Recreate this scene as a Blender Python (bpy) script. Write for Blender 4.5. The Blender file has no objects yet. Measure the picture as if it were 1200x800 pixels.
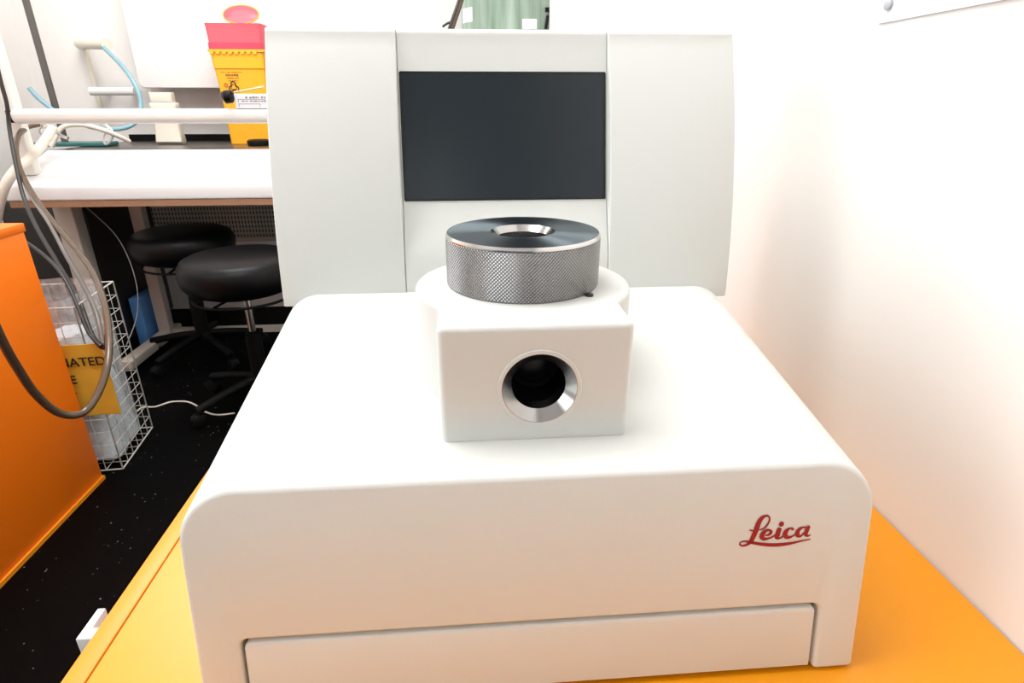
import bpy, bmesh, math, random
from math import sin, cos, pi, radians, atan2, sqrt
from mathutils import Vector, Matrix
random.seed(4)
S = bpy.context.scene
COL = S.collection

# ---------------------------------------------------------------- camera
F = 680.0
PITCH, YAW = radians(22.4), radians(4.4)
EYE = Vector((0, 0, 1.12))
FWD = Vector((sin(YAW)*cos(PITCH), cos(YAW)*cos(PITCH), -sin(PITCH)))
RGT = Vector((cos(YAW), -sin(YAW), 0))
UPV = RGT.cross(FWD)
cam = bpy.data.cameras.new('camera')
cam.sensor_width = 36; cam.lens = 36*F/1200; cam.clip_start = .02
co = bpy.data.objects.new('camera', cam); COL.objects.link(co)
co.location = EYE
co.rotation_euler = Matrix((RGT, UPV, -FWD)).transposed().to_euler()
S.camera = co

def at(x, y, Y=None, z=None, X=None):
    "survey point: where the sight line of a photo pixel meets a plane of the room"
    r = FWD + RGT*((x-600)/F) + UPV*((400-y)/F)
    if Y is not None: return EYE + r*(Y/r.y)
    if z is not None: return EYE + r*((z-EYE.z)/r.z)
    return EYE + r*(X/r.x)

# ---------------------------------------------------------------- materials
def mat(name, col, rough=.5, metal=0, noise=.03, scale=30, bump=0, bscale=200, **kw):
    m = bpy.data.materials.new(name); m.use_nodes = True
    nt = m.node_tree; N = nt.nodes; L = nt.links
    b = N['Principled BSDF']
    tc = N.new('ShaderNodeTexCoord')
    nz = N.new('ShaderNodeTexNoise'); nz.inputs['Scale'].default_value = scale; nz.inputs['Detail'].default_value = 4
    L.new(tc.outputs['Object'], nz.inputs['Vector'])
    mx = N.new('ShaderNodeMix'); mx.data_type = 'RGBA'
    mx.inputs[6].default_value = (*[c*(1-noise) for c in col], 1)
    mx.inputs[7].default_value = (*[min(1, c*(1+noise)) for c in col], 1)
    L.new(nz.outputs['Fac'], mx.inputs[0]); L.new(mx.outputs[2], b.inputs['Base Color'])
    b.inputs['Roughness'].default_value = rough; b.inputs['Metallic'].default_value = metal
    for k, v in kw.items():
        b.inputs[k.replace('_', ' ')].default_value = v
    if bump:
        n2 = N.new('ShaderNodeTexNoise'); n2.inputs['Scale'].default_value = bscale; n2.inputs['Detail'].default_value = 3
        L.new(tc.outputs['Object'], n2.inputs['Vector'])
        bp = N.new('ShaderNodeBump'); bp.inputs['Strength'].default_value = bump; bp.inputs['Distance'].default_value = .001
        L.new(n2.outputs['Fac'], bp.inputs['Height']); L.new(bp.outputs['Normal'], b.inputs['Normal'])
    return m

M = {}
M['wall'] = mat('wall_paint', (.89, .87, .84), .75, noise=.01, scale=3, bump=.05, bscale=60)
M['wall_dim'] = mat('darkened_wall_paint', (.16, .19, .23), .6, noise=.02)  # for the unseen front wall, darkened to cut bounced light
M['ceil'] = mat('ceiling_paint', (.85, .85, .84), .8, noise=.01)
M['shell'] = mat('moulded_white', (.735, .75, .71), .42, noise=.006, scale=40, bump=.12, bscale=900)
M['shell_in'] = mat('dark_recess', (.035, .03, .028), .7)
M['orange'] = mat('orange_laminate', (.85, .315, .003), .34, noise=.02, scale=60)
M['orange2'] = mat('orange_panel', (1.0, .20, .002), .45, noise=.02, scale=90)
M['orange_edge'] = mat('orange_edging', (.88, .30, .012), .4, noise=.02)
M['screen'] = mat('display_glass', (.013, .021, .026), .25, noise=.1, scale=4)
M['bezel'] = mat('display_rim', (.004, .005, .006), .35)
M['steel'] = mat('machined_steel', (.42, .42, .42), .3, 1)
M['dark_steel'] = mat('dark_steel', (.05, .048, .045), .35, .8)
M['bright_steel'] = mat('polished_steel', (.46, .46, .45), .2, 1)
M['chrome'] = mat('chrome', (.7, .7, .68), .18, 1)
M['red'] = mat('red_print', (.33, .0, .005), .45, noise=.02)
M['black_print'] = mat('black_print', (.02, .018, .012), .6)
M['brown_print'] = mat('brown_print', (.22, .10, .015), .6)
M['grey_print'] = mat('grey_print', (.25, .25, .26), .6)
M['bench'] = mat('bench_white', (.87, .86, .85), .4, noise=.008)
M['rail'] = mat('painted_rail', (.80, .79, .74), .35, noise=.01)
M['wood'] = mat('chipboard_edge', (.38, .20, .11), .7, noise=.25, scale=120)
M['counter'] = mat('dark_counter', (.045, .036, .03), .25, noise=.1, scale=20)
M['leg'] = mat('painted_leg', (.55, .50, .44), .45, noise=.03)
M['cream'] = mat('cream_plastic', (.78, .73, .62), .45, noise=.01)
M['yellow'] = mat('yellow_plastic', (.93, .42, .012), .42, noise=.02)
M['pink'] = mat('red_plastic', (.80, .095, .125), .4, noise=.03)
M['pinkdk'] = mat('red_plastic_band', (.75, .05, .10), .4, noise=.03)
M['bag'] = mat('yellow_bag', (.80, .47, .05), .38, noise=.12, scale=14)
M['black'] = mat('black_vinyl', (.0015, .0015, .002), .42, Specular_IOR_Level=.22, noise=.1)
M['blackp'] = mat('black_paint', (.003, .003, .003), .6, noise=.1, Specular_IOR_Level=.15)
M['cupboard'] = mat('dark_cupboard', (.010, .009, .007), .5, noise=.15)
M['blue'] = mat('blue_reflection_tint', (.10, .28, .62), .35, noise=.1, scale=12)
M['teal'] = mat('teal_enamel', (.03, .16, .15), .35, noise=.08)
M['bluehose'] = mat('blue_hose', (.24, .44, .52), .3, noise=.05)
M['whitehose'] = mat('white_hose', (.75, .68, .58), .35, noise=.04)
M['greyhose'] = mat('grey_hose', (.17, .16, .145), .25, noise=.1)
M['brownhose'] = mat('brown_hose', (.10, .065, .04), .22, noise=.15)
M['cable'] = mat('dark_cable', (.03, .028, .026), .4)
M['rod'] = mat('grey_rod', (.13, .12, .11), .4, .5)
M['wire'] = mat('coated_wire', (.62, .60, .55), .4, noise=.05)
M['paper'] = mat('paper', (.86, .87, .9), .7, noise=.005)
M['white'] = mat('white_plastic', (.85, .84, .82), .4, noise=.01)
M['brass'] = mat('brass', (.55, .36, .16), .3, 1)
M['tissue'] = mat('crumpled_waste', (.72, .80, .88), .7, noise=.2, scale=25)
M['grey'] = mat('grey_plastic', (.5, .52, .56), .5)

def node_mat(name):
    m = bpy.data.materials.new(name); m.use_nodes = True
    return m, m.node_tree.nodes, m.node_tree.links, m.node_tree.nodes['Principled BSDF']

# clear film
m, N, L, b = node_mat('clear_film')
b.inputs['Base Color'].default_value = (.85, .87, .88, 1); b.inputs['Roughness'].default_value = .25
b.inputs['Alpha'].default_value = .45
nz = N.new('ShaderNodeTexNoise'); nz.inputs['Scale'].default_value = 18
mr = N.new('ShaderNodeMapRange'); mr.inputs[3].default_value = .12; mr.inputs[4].default_value = .65
L.new(nz.outputs['Fac'], mr.inputs[0]); L.new(mr.outputs[0], b.inputs['Alpha'])
M['film'] = m

# turned steel with radial sheen
def turned(name, col, rough, aniso):
    m, N, L, b = node_mat(name)
    tc = N.new('ShaderNodeTexCoord'); sp = N.new('ShaderNodeSeparateXYZ'); L.new(tc.outputs['Object'], sp.inputs[0])
    r2 = N.new('ShaderNodeVectorMath'); r2.operation = 'LENGTH'
    cb = N.new('ShaderNodeCombineXYZ'); L.new(sp.outputs[0], cb.inputs[0]); L.new(sp.outputs[1], cb.inputs[1])
    L.new(cb.outputs[0], r2.inputs[0])
    wv = N.new('ShaderNodeTexNoise'); wv.noise_dimensions = '1D'; wv.inputs['Scale'].default_value = 1400
    L.new(r2.outputs['Value'], wv.inputs['W'])
    bp = N.new('ShaderNodeBump'); bp.inputs['Strength'].default_value = .25; bp.inputs['Distance'].default_value = .0002
    L.new(wv.outputs['Fac'], bp.inputs['Height'])
    cr = N.new('ShaderNodeMapRange'); cr.inputs[3].default_value = rough*.9; cr.inputs[4].default_value = rough*1.1; L.new(wv.outputs['Fac'], cr.inputs[0])
    b.inputs['Base Color'].default_value = (*col, 1); b.inputs['Metallic'].default_value = 1
    L.new(cr.outputs[0], b.inputs['Roughness']); b.inputs['Anisotropic'].default_value = aniso
    tg = N.new('ShaderNodeTangent'); tg.direction_type = 'RADIAL'; tg.axis = 'Z'
    L.new(tg.outputs[0], b.inputs['Tangent'])
    return m
M['turned'] = turned('turned_steel', (.20, .245, .265), .34, .9)

# knurled steel: crossing helical grooves round the local z axis
m, N, L, b = node_mat('knurled_steel')
tc = N.new('ShaderNodeTexCoord'); sp = N.new('ShaderNodeSeparateXYZ'); L.new(tc.outputs['Object'], sp.inputs[0])
def mth(op, a, bb=None):
    n = N.new('ShaderNodeMath'); n.operation = op
    for i, v in enumerate((a, bb)):
        if v is None: continue
        if isinstance(v, (int, float)): n.inputs[i].default_value = v
        else: L.new(v, n.inputs[i])
    return n.outputs[0]
ang = mth('MULTIPLY', mth('ARCTAN2', sp.outputs[1], sp.outputs[0]), 140)
zz = mth('MULTIPLY', sp.outputs[2], 140/.057)
s1 = mth('ABSOLUTE', mth('SINE', mth('MULTIPLY', mth('ADD', ang, zz), .5*1.0)))
s2 = mth('ABSOLUTE', mth('SINE', mth('MULTIPLY', mth('SUBTRACT', ang, zz), .5*1.0)))
hh = mth('MINIMUM', s1, s2)
bp = N.new('ShaderNodeBump'); bp.inputs['Strength'].default_value = 1; bp.inputs['Distance'].default_value = .00045
L.new(hh, bp.inputs['Height']); L.new(bp.outputs[0], b.inputs['Normal'])
cr = N.new('ShaderNodeMapRange'); cr.inputs[2].default_value = .5; cr.inputs[3].default_value = .07; cr.inputs[4].default_value = .38
L.new(hh, cr.inputs[0])
L.new(cr.outputs[0], b.inputs['Base Color']); b.inputs['Metallic'].default_value = 1; b.inputs['Roughness'].default_value = .2
M['knurl'] = m

# black floor with pale flecks
m, N, L, b = node_mat('flecked_floor')
tc = N.new('ShaderNodeTexCoord')
v1 = N.new('ShaderNodeTexVoronoi'); v1.inputs['Scale'].default_value = 62; L.new(tc.outputs['Object'], v1.inputs['Vector'])
sz = N.new('ShaderNodeSeparateXYZ'); L.new(v1.outputs['Color'], sz.inputs[0])
thr = N.new('ShaderNodeMapRange'); thr.inputs[1].default_value = .3; thr.inputs[2].default_value = 1.0; thr.inputs[3].default_value = 0.0; thr.inputs[4].default_value = .13
L.new(sz.outputs[0], thr.inputs[0])
lt = N.new('ShaderNodeMath'); lt.operation = 'LESS_THAN'; L.new(v1.outputs['Distance'], lt.inputs[0]); L.new(thr.outputs[0], lt.inputs[1])
mx = N.new('ShaderNodeMix'); mx.data_type = 'RGBA'; mx.inputs[6].default_value = (.0010, .0009, .0009, 1); mx.inputs[7].default_value = (.42, .44, .45, 1)
gt = N.new('ShaderNodeMath'); gt.operation = 'MULTIPLY'; L.new(lt.outputs[0], gt.inputs[0]); L.new(sz.outputs[1], gt.inputs[1])
L.new(gt.outputs[0], mx.inputs[0]); L.new(mx.outputs[2], b.inputs['Base Color']); b.inputs['Roughness'].default_value = .55
b.inputs['Specular IOR Level'].default_value = .05
M['floor'] = m

# perforated panel: rows of slots
m, N, L, b = node_mat('perforated_metal')
tc = N.new('ShaderNodeTexCoord'); sp = N.new('ShaderNodeSeparateXYZ'); L.new(tc.outputs['Object'], sp.inputs[0])
fx = mth('ABSOLUTE', mth('SUBTRACT', mth('FRACT', mth('MULTIPLY', sp.outputs[0], 58)), .5))
fz = mth('ABSOLUTE', mth('SUBTRACT', mth('FRACT', mth('MULTIPLY', sp.outputs[2], 40)), .5))
hole = mth('MULTIPLY', mth('LESS_THAN', fx, .2), mth('LESS_THAN', fz, .33))
mx = N.new('ShaderNodeMix'); mx.data_type = 'RGBA'; mx.inputs[6].default_value = (.40, .37, .33, 1); mx.inputs[7].default_value = (.01, .01, .01, 1)
L.new(hole, mx.inputs[0]); L.new(mx.outputs[2], b.inputs['Base Color']); b.inputs['Roughness'].default_value = .5
M['perf'] = m

# green enamel, vertical highlight streaks painted into the colour
m, N, L, b = node_mat('green_enamel')
tc = N.new('ShaderNodeTexCoord'); mp = N.new('ShaderNodeMapping'); mp.inputs['Scale'].default_value = (22, 22, 1.5); L.new(tc.outputs['Object'], mp.inputs[0])
nz = N.new('ShaderNodeTexNoise'); nz.inputs['Scale'].default_value = 1.2; nz.inputs['Detail'].default_value = 5; L.new(mp.outputs[0], nz.inputs['Vector'])
cr = N.new('ShaderNodeValToRGB'); e = cr.color_ramp.elements; e[0].position = .3; e[0].color = (.17, .27, .18, 1); e[1].position = .75; e[1].color = (.48, .60, .52, 1)
L.new(nz.outputs['Fac'], cr.inputs[0]); L.new(cr.outputs[0], b.inputs['Base Color']); b.inputs['Roughness'].default_value = .25
M['green'] = m

def emis(name, col, st):
    m, N, L, b = node_mat(name)
    b.inputs['Base Color'].default_value = (.9, .9, .9, 1)
    b.inputs['Emission Color'].default_value = (*col, 1); b.inputs['Emission Strength'].default_value = st
    return m

# ---------------------------------------------------------------- mesh helpers
def empty(name, loc, label, cat, group=None):
    o = bpy.data.objects.new(name, None); COL.objects.link(o); o.location = loc
    o.empty_display_size = .05
    o['label'] = label; o['category'] = cat
    if group: o['group'] = group
    return o

def wloc(p):
    v = Vector((0, 0, 0))
    while p: v += Vector(p.location); p = p.parent
    return v

def mk(name, bm, mt, parent=None, bevel=0, seg=3, ang=35, origin=None, sharp=40, smooth=True):
    "link a bmesh given in room coordinates as one mesh object"
    if len(bm.faces): bmesh.ops.recalc_face_normals(bm, faces=bm.faces[:])
    if bevel:
        bm.normal_update()
        es = [e for e in bm.edges if len(e.link_faces) == 2 and e.calc_face_angle(0) > radians(ang)]
        bmesh.ops.bevel(bm, geom=es, offset=bevel, segments=seg, profile=.5, affect='EDGES', clamp_overlap=True)
    if origin is None:
        xs = [v.co for v in bm.verts]
        lo = Vector([min(c[i] for c in xs) for i in range(3)]); hi = Vector([max(c[i] for c in xs) for i in range(3)])
        origin = Vector(((lo.x+hi.x)/2, (lo.y+hi.y)/2, lo.z))
    origin = Vector(origin)
    bmesh.ops.translate(bm, verts=bm.verts[:], vec=-origin)
    me = bpy.data.meshes.new(name); bm.to_mesh(me); bm.free()
    me.materials.append(mt if not isinstance(mt, str) else M[mt])
    if smooth:
        for p in me.polygons: p.use_smooth = True
        me.set_sharp_from_angle(angle=radians(sharp))
    o = bpy.data.objects.new(name, me); COL.objects.link(o)
    if parent: o.parent = parent; o.location = origin - wloc(parent)
    else: o.location = origin
    return o

def tag(o, label, cat, group=None):
    o['label'] = label; o['category'] = cat
    if group: o['group'] = group
    return o
def struct(o):
    o['kind'] = 'structure'; return o

def box(bm, lo, hi):
    vs = [bm.verts.new((x, y, z)) for x in (lo[0], hi[0]) for y in (lo[1], hi[1]) for z in (lo[2], hi[2])]
    for f in ((0,1,3,2), (4,6,7,5), (0,4,5,1), (2,3,7,6), (0,2,6,4), (1,5,7,3)): bm.faces.new([vs[i] for i in f])
    return vs
def B(lo, hi):
    bm = bmesh.new(); box(bm, lo, hi); return bm
def loft(bm, rings, cap=True, close=False):
    R = [[bm.verts.new(p) for p in r] for r in rings]
    n = len(R[0])
    for a, b_ in list(zip(R, R[1:])) + ([(R[-1], R[0])] if close else []):
        for i in range(n):
            bm.faces.new((a[i], a[(i+1) % n], b_[(i+1) % n], b_[i]))
    if cap and not close:
        bm.faces.new(R[0][::-1]); bm.faces.new(R[-1])
    return R
def lathe(bm, prof, c=(0,0,0), n=64, axis='z', cap=True, close=False):
    "prof: list of (radius, height)"
    rings = []
    for r, h in prof:
        ring = []
        for i in range(n):
            a = 2*pi*i/n
            if axis == 'z': p = (c[0]+r*cos(a), c[1]+r*sin(a), c[2]+h)
            elif axis == 'y': p = (c[0]+r*cos(a), c[1]+h, c[2]+r*sin(a))
            else: p = (c[0]+h, c[1]+r*cos(a), c[2]+r*sin(a))
            ring.append(p)
        rings.append(ring)
    loft(bm, rings, cap, close)
def spline(pts, k=8):
    pts = [Vector(p) for p in pts]; out = []
    P = [2*pts[0]-pts[1]] + pts + [2*pts[-1]-pts[-2]]
    for i in range(1, len(P)-2):
        for j in range(k):
            t = j/k; a, b_, c, d = P[i-1], P[i], P[i+1], P[i+2]
            out.append(.5*((2*b_)+(c-a)*t+(2*a-5*b_+4*c-d)*t*t+(3*b_-a-3*c+d)*t**3))
    out.append(pts[-1]); return out
def tube(bm, pts, r, n=10, k=8, smooth=True):
    p = spline(pts, k) if smooth else [Vector(q) for q in pts]
    rings = []; up = None
    for i, q in enumerate(p):
        t = (p[min(i+1, len(p)-1)]-p[max(i-1, 0)]).normalized()
        if up is None: up = t.orthogonal().normalized()
        up = (up - t*up.dot(t)).normalized(); s = t.cross(up)
        rr = r[i] if isinstance(r, list) else r
        rings.append([q+(up*cos(2*pi*j/n)+s*sin(2*pi*j/n))*rr for j in range(n)])
    loft(bm, rings)
def bar(bm, a, b_, r, n=6): tube(bm, [a, b_], r, n, smooth=False)
def rrect(x0, x1, z0, z1, r, n=8, corners=(1,1,1,1)):
    "outline counter-clockwise from lower-left; corners ll, lr, ur, ul"
    out = []
    for (cx, cz, a0, on) in ((x0, z0, 180, corners[0]), (x1, z0, 270, corners[1]), (x1, z1, 0, corners[2]), (x0, z1, 90, corners[3])):
        rr = r*on
        if not on: out.append((cx, cz)); continue
        ox = cx + (rr if cx == x0 else -rr); oz = cz + (rr if cz == z0 else -rr)
        for i in range(n+1):
            a = radians(a0+90*i/n); out.append((ox+rr*cos(a), oz+rr*sin(a)))
    return out
def text_mesh(s, size, depth=.0003, align='LEFT'):
    cu = bpy.data.curves.new('t', 'FONT'); cu.body = s; cu.size = size; cu.extrude = depth; cu.align_x = align; cu.offset = size*.015
    o = bpy.data.objects.new('t', cu); COL.objects.link(o)
    dg = bpy.context.evaluated_depsgraph_get(); me = bpy.data.meshes.new_from_object(o.evaluated_get(dg))
    bpy.data.objects.remove(o); bm = bmesh.new(); bm.from_mesh(me); return bm
def join(bm, other, mtx=None):
    if mtx is not None: bmesh.ops.transform(other, matrix=mtx, verts=other.verts[:])
    me = bpy.data.meshes.new('tmp'); other.to_mesh(me); other.free(); bm.from_mesh(me); bpy.data.meshes.remove(me)
def cut(bm, tool):
    "bmesh minus bmesh through a boolean modifier"
    def ob(b_):
        if len(b_.faces): bmesh.ops.recalc_face_normals(b_, faces=b_.faces[:])
        me = bpy.data.meshes.new('c'); b_.to_mesh(me); b_.free(); o = bpy.data.objects.new('c', me); COL.objects.link(o); return o
    a, t = ob(bm), ob(tool)
    md = a.modifiers.new('b', 'BOOLEAN'); md.operation = 'DIFFERENCE'; md.object = t; md.solver = 'EXACT'
    dg = bpy.context.evaluated_depsgraph_get(); dg.update()
    me = bpy.data.meshes.new_from_object(a.evaluated_get(dg))
    bpy.data.objects.remove(a); bpy.data.objects.remove(t)
    out = bmesh.new(); out.from_mesh(me); return out

# ================================================================ the room
XW, YB, XL, YF, ZC = .395, 3.36, -2.15, -1.8, 2.7
struct(mk('floor', B((XL-.05, YF-.05, -.1), (XW+.05, YB+.05, 0)), 'floor', origin=(0, 0, 0)))
struct(mk('ceiling', B((XL-.05, YF-.05, ZC), (XW+.05, YB+.05, ZC+.1)), 'ceil'))
struct(mk('wall_right', B((XW, YF-.05, 0), (XW+.1, YB+.05, ZC)), 'wall'))
struct(mk('wall_left', B((XL-.1, YF-.05, 0), (XL, YB+.05, ZC)), 'wall'))
struct(mk('wall_back', B((XL, YB, 0), (XW, YB+.1, ZC)), 'wall'))
struct(mk('wall_front', B((XL, YF-.1, 0), (XW, YF, ZC)), 'wall_dim'))

# ================================================================ orange table
T = .75
XE = -.289
tb = empty('orange_table', (.05, .3, 0), 'orange laminate table carrying the white instrument against the right wall', 'table')
mk('tabletop', B((XE+.0172, -.04, T-.028), (XW-.002, .80, T)), 'orange', tb, bevel=.0008, seg=1)
mk('edge_band', B((XE, -.04, T-.028), (XE+.0165, .80, T+.0006)), 'orange_edge', tb, bevel=.0012, seg=2)['label'] = 'lighter orange edging strip'
for lx, ly in ((XE+.03, .0), (XE+.03, .74), (XW-.07, .0), (XW-.07, .74)):
    mk('leg', B((lx, ly, 0), (lx+.04, ly+.04, T-.028)), 'leg', tb, bevel=.004)
# white channel bracket under the left edge
bm = bmesh.new()
z0, z1 = .655, .70
ol = [(-.341, .385), (-.285, .385), (-.285, .3965), (-.334, .3965), (-.334, .418), (-.341, .418)]
loft(bm, [[(x, y, z) for x, y in ol] for z in (z0, z1)])
mk('side_bracket', bm, 'white', tb, bevel=.001, seg=2)['label'] = 'white angled bracket'
mk('bracket_filler', B((-.3335, .397, z0-.01), (-.285, .418, z0+.012)), 'orange2', tb)['label'] = 'orange block inside the bracket'
mk('bracket_arm', B((-.287, .385, z0), (-.25, .418, T-.028)), 'leg', tb)

# ================================================================ the instrument
XC = .041; HW = .221
ins = empty('laboratory_instrument', (XC, .5, T), 'large white bench instrument with dark display and knurled steel ring on orange table', 'laboratory instrument')
ZB = T+.0015
def face_y(z): return .2725 + (z-.755)*.165          # front face leans back
def top_z(y): return .9065 + (y-.297)*.162           # top slopes up to the tower
# body outline in XZ with arch notch for the drawer
DXL, DXR = -.1525, .2325
DZT = .8035
def body_ring(Y, zt, lean):
    r = .036; x0, x1 = XC-HW, XC+HW
    o = [(x0, ZB)]
    n = 14
    right = [(x1, ZB)] + [(x1-r+r*cos(radians(a)), zt-r+r*sin(radians(a))) for a in [90*i/n for i in range(n+1)]]
    left = [(x0+r+r*cos(radians(a)), zt-r+r*sin(radians(a))) for a in [90+90*i/n for i in range(n+1)]] + [(x0, ZB)]
    q = .006; m_ = 5
    nl = [(DXL, ZB)] + [(DXL+q+q*cos(radians(a)), DZT-q+q*sin(radians(a))) for a in [180-90*i/m_ for i in range(m_+1)]]
    nr = [(DXR-q+q*cos(radians(a)), DZT-q+q*sin(radians(a))) for a in [90-90*i/m_ for i in range(m_+1)]] + [(DXR, ZB)]
    pts = right + left + nl + nr
    return [(x, (face_y(z) if lean else Y), z) for x, z in pts]
bm = bmesh.new()
YK = .74
loft(bm, [body_ring(.297, .9065, True), body_ring(YK, top_z(YK), False)])
mk('body', bm, 'shell', ins, bevel=.0035, seg=4, ang=50)
# dark interior behind the gap
bm = bmesh.new()
sec = lambda z: [(DXL+.0002, face_y(z)+.012, z), (DXR-.0002, face_y(z)+.012, z), (DXR-.0002, .6, z), (DXL+.0002, .6, z)]
loft(bm, [sec(ZB+.002), sec(DZT-.0002)])
mk('drawer_cavity', bm, 'shell_in', ins)
# drawer front
bm = bmesh.new()
g = .0026
o2 = rrect(DXL+g, DXR-g, ZB+.003, DZT-g, .004, 5, (0,0,1,1))
loft(bm, [[(x, face_y(z)+.0008, z) for x, z in o2], [(x, face_y(z)+.018, z) for x, z in o2]])
mk('drawer', bm, 'shell', ins, bevel=.0012, seg=3, ang=50)

# tower: three blocks, the outer two bulging, the middle one flat
def bulge(z, flat=False):
    t = (z-.940)/(1.184-.940); base = .550 + t*.0665
    if flat:
        # chord between z=.985 and z=1.178, sunk a touch
        return base + .0005 - .010*(4*min(max(t, 0), 1)*(1-min(max(t, 0), 1)))*(1 if t < .18 else max(0, (.34-t)/.16)) + (.0012 if t > .2 else 0)
    return base - .0125*4*t*(1-t)
def tower(x0, x1, flat):
    zt = 1.184; r = .006
    prof = [(bulge(.936+(zt-r-.936)*i/24, flat), .936+(zt-r-.936)*i/24) for i in range(25)]
    yb = prof[-1][0]
    for i in range(1, 7):
        a = radians(180-90*i/6); prof.append((yb+r+r*cos(a), zt-r+r*sin(a)))
    prof += [(.715, zt-.001), (.735, zt-.02), (.74, .936)]
    bm = bmesh.new(); loft(bm, [[(x0, y, z) for y, z in prof], [(x1, y, z) for y, z in prof]])
    return bm
XS0, XS1 = -.0612, .1385
bm = tower(XC-HW, XS0-.0004, False); mk('tower_side', bm, 'shell', ins, bevel=.0014, seg=3, ang=60, sharp=50)
bm = tower(XS1+.0004, XC+HW, False); mk('tower_side', bm, 'shell', ins, bevel=.0014, seg=3, ang=60, sharp=50)
bm = tower(XS0, XS1, True); mk('tower_centre', bm, 'shell', ins, sharp=30, bevel=.0006, seg=1, ang=60)
# display
def fy(z): return bulge(z, True)
def slab(x0, x1, z0, z1, out, thick, r=.0015):
    o = rrect(x0, x1, z0, z1, r, 4)
    bm = bmesh.new(); y0, y1 = fy(z0), fy(z1)
    f = lambda z: y0+(z-z0)/(z1-z0)*(y1-y0)
    loft(bm, [[(x, f(z)-out, z) for x, z in o], [(x, f(z)-out+thick, z) for x, z in o]])
    return bm
dr = mk('display_frame', slab(XS0+.0012, XS1-.0012, 1.0315, 1.1470, .0006, .006), 'bezel', ins)
mk('display_screen', slab(XS0+.0030, XS1-.0035, 1.0330, 1.1445, .0010, .006), 'screen', dr)['label'] = 'dark blank screen glass'

# sample head housing
CY, R, BW, BY, HZ = .428, .0815, .0620, .3315, .9935
bm = bmesh.new()
a0 = math.asin(BW/R)
ol = [(XC-BW, BY), (XC+BW, BY)]
for i in range(73):
    a = -pi/2 + a0 + (2*pi-2*a0)*i/72
    ol.append((XC+R*cos(a), CY+R*sin(a)))
loft(bm, [[(x, y, top_z(y)-.003) for x, y in ol], [(x, y, HZ) for x, y in ol]])
bm.normal_update()
es = [e for e in bm.edges if e.calc_face_angle(0) > radians(40)]
bmesh.ops.recalc_face_normals(bm, faces=bm.faces[:])
bmesh.ops.bevel(bm, geom=es, offset=.0045, segments=5, profile=.5, affect='EDGES')
PX, PZ, PR = .0435, .9495, .0246
hole = bmesh.new(); lathe(hole, [(PR+.0015, -.01), (PR+.0015, .058)], (PX, BY, PZ), 64, 'y')
bm = cut(bm, hole)
hole = bmesh.new(); lathe(hole, [(.0185, 0), (.0185, .1)], (XC, CY, HZ-.03), 64)
bm = cut(bm, hole)
mk('head_housing', bm, 'shell', ins, sharp=50)
# port: white lip, conical steel ring, dark bore and lens
bm = bmesh.new(); lathe(bm, [(PR, -.0008), (PR+.0022, -.0008), (PR+.0030, .0004), (PR+.0014, .002), (PR, .002)], (PX, BY, PZ), 72, 'y', close=True)
port = mk('port', bm, 'shell', ins)
bm = bmesh.new(); lathe(bm, [(PR, -.0006), (.0242, -.0006), (.0178, .0062), (.0178, .016), (PR, .016)], (PX, BY, PZ), 96, 'y', close=True)
mk('port_ring', bm, 'bright_steel', port, sharp=25, origin=(PX, BY, PZ))['label'] = 'polished conical steel ring'
bm = bmesh.new(); lathe(bm, [(.0195, .0135), (.0195, .052), (.0235, .052), (.0235, .0135)], (PX, BY, PZ), 72, 'y', close=True)
mk('port_bore', bm, 'dark_steel', port)
bm = bmesh.new(); lathe(bm, [(.0185, .052), (.0185, .036), (.0165, .034), (.0150, .037), (.0140, .040)], (PX, BY, PZ+.001), 72, 'y')
mk('inner_collar', bm, 'dark_steel', port)
bm = bmesh.new()
lathe(bm, [(.0139, .0398)] + [(.0139*cos(radians(a)), .040-.0055*sin(radians(a))) for a in (15, 30, 45, 60, 75, 88)], (PX, BY, PZ+.001), 48, 'y')
mk('lens', bm, 'bezel', port)
# knurled ring
RR = .0575; ZR0, ZR1 = HZ-.001, 1.0318
bm = bmesh.new(); lathe(bm, [(.0200, 0), (RR-.002, 0), (RR-.0004, .0012), (RR, .0024), (RR, ZR1-ZR0-.0032), (RR-.0004, ZR1-ZR0-.0028), (.0245, ZR1-ZR0-.0028), (.0200, ZR1-ZR0-.006)], (XC, CY, ZR0), 160, close=True)
ring = mk('steel_ring', bm, 'knurl', ins, origin=(XC, CY, ZR0)); ring['label'] = 'heavy knurled steel locking ring'
bm = bmesh.new(); lathe(bm, [(.0239, ZR1-ZR0-.0029), (RR-.0002, ZR1-ZR0-.0029), (RR-.0018, ZR1-ZR0-.0012), (RR-.0018, ZR1-ZR0), (.0239, ZR1-ZR0)], (XC, CY, ZR0), 160, close=True)
mk('ring_top', bm, 'turned', ring, origin=(XC, CY, ZR0))['label'] = 'smooth turned top face of the ring'
bm = bmesh.new(); lathe(bm, [(RR-.0017, ZR1-ZR0-.0027), (RR-.0001, ZR1-ZR0-.0027), (RR-.0001, ZR1-ZR0-.0018), (RR-.0014, ZR1-ZR0+.0001), (RR-.0017, ZR1-ZR0+.0001)], (XC, CY, ZR0), 160, close=True)  # edge highlight put in as a brighter metal on the chamfer
mk('ring_edge', bm, 'chrome', ring, origin=(XC, CY, ZR0), sharp=20)['label'] = 'bright bevelled rim'
bm = bmesh.new(); lathe(bm, [(.0238, ZR1-ZR0+.0001), (.0195, ZR1-ZR0-.0045), (.0180, -.020), (.0199, -.020), (.0199, ZR1-ZR0-.0062), (.0238, ZR1-ZR0-.0032)], (XC, CY, ZR0), 96, close=True)
mk('ring_bore', bm, 'bright_steel', ring, origin=(XC, CY, ZR0), sharp=20)['label'] = 'bright chamfered bore'
bm = bmesh.new(); lathe(bm, [(.0184, -.028), (.0184, -.022)], (XC, CY, HZ), 48)
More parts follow.
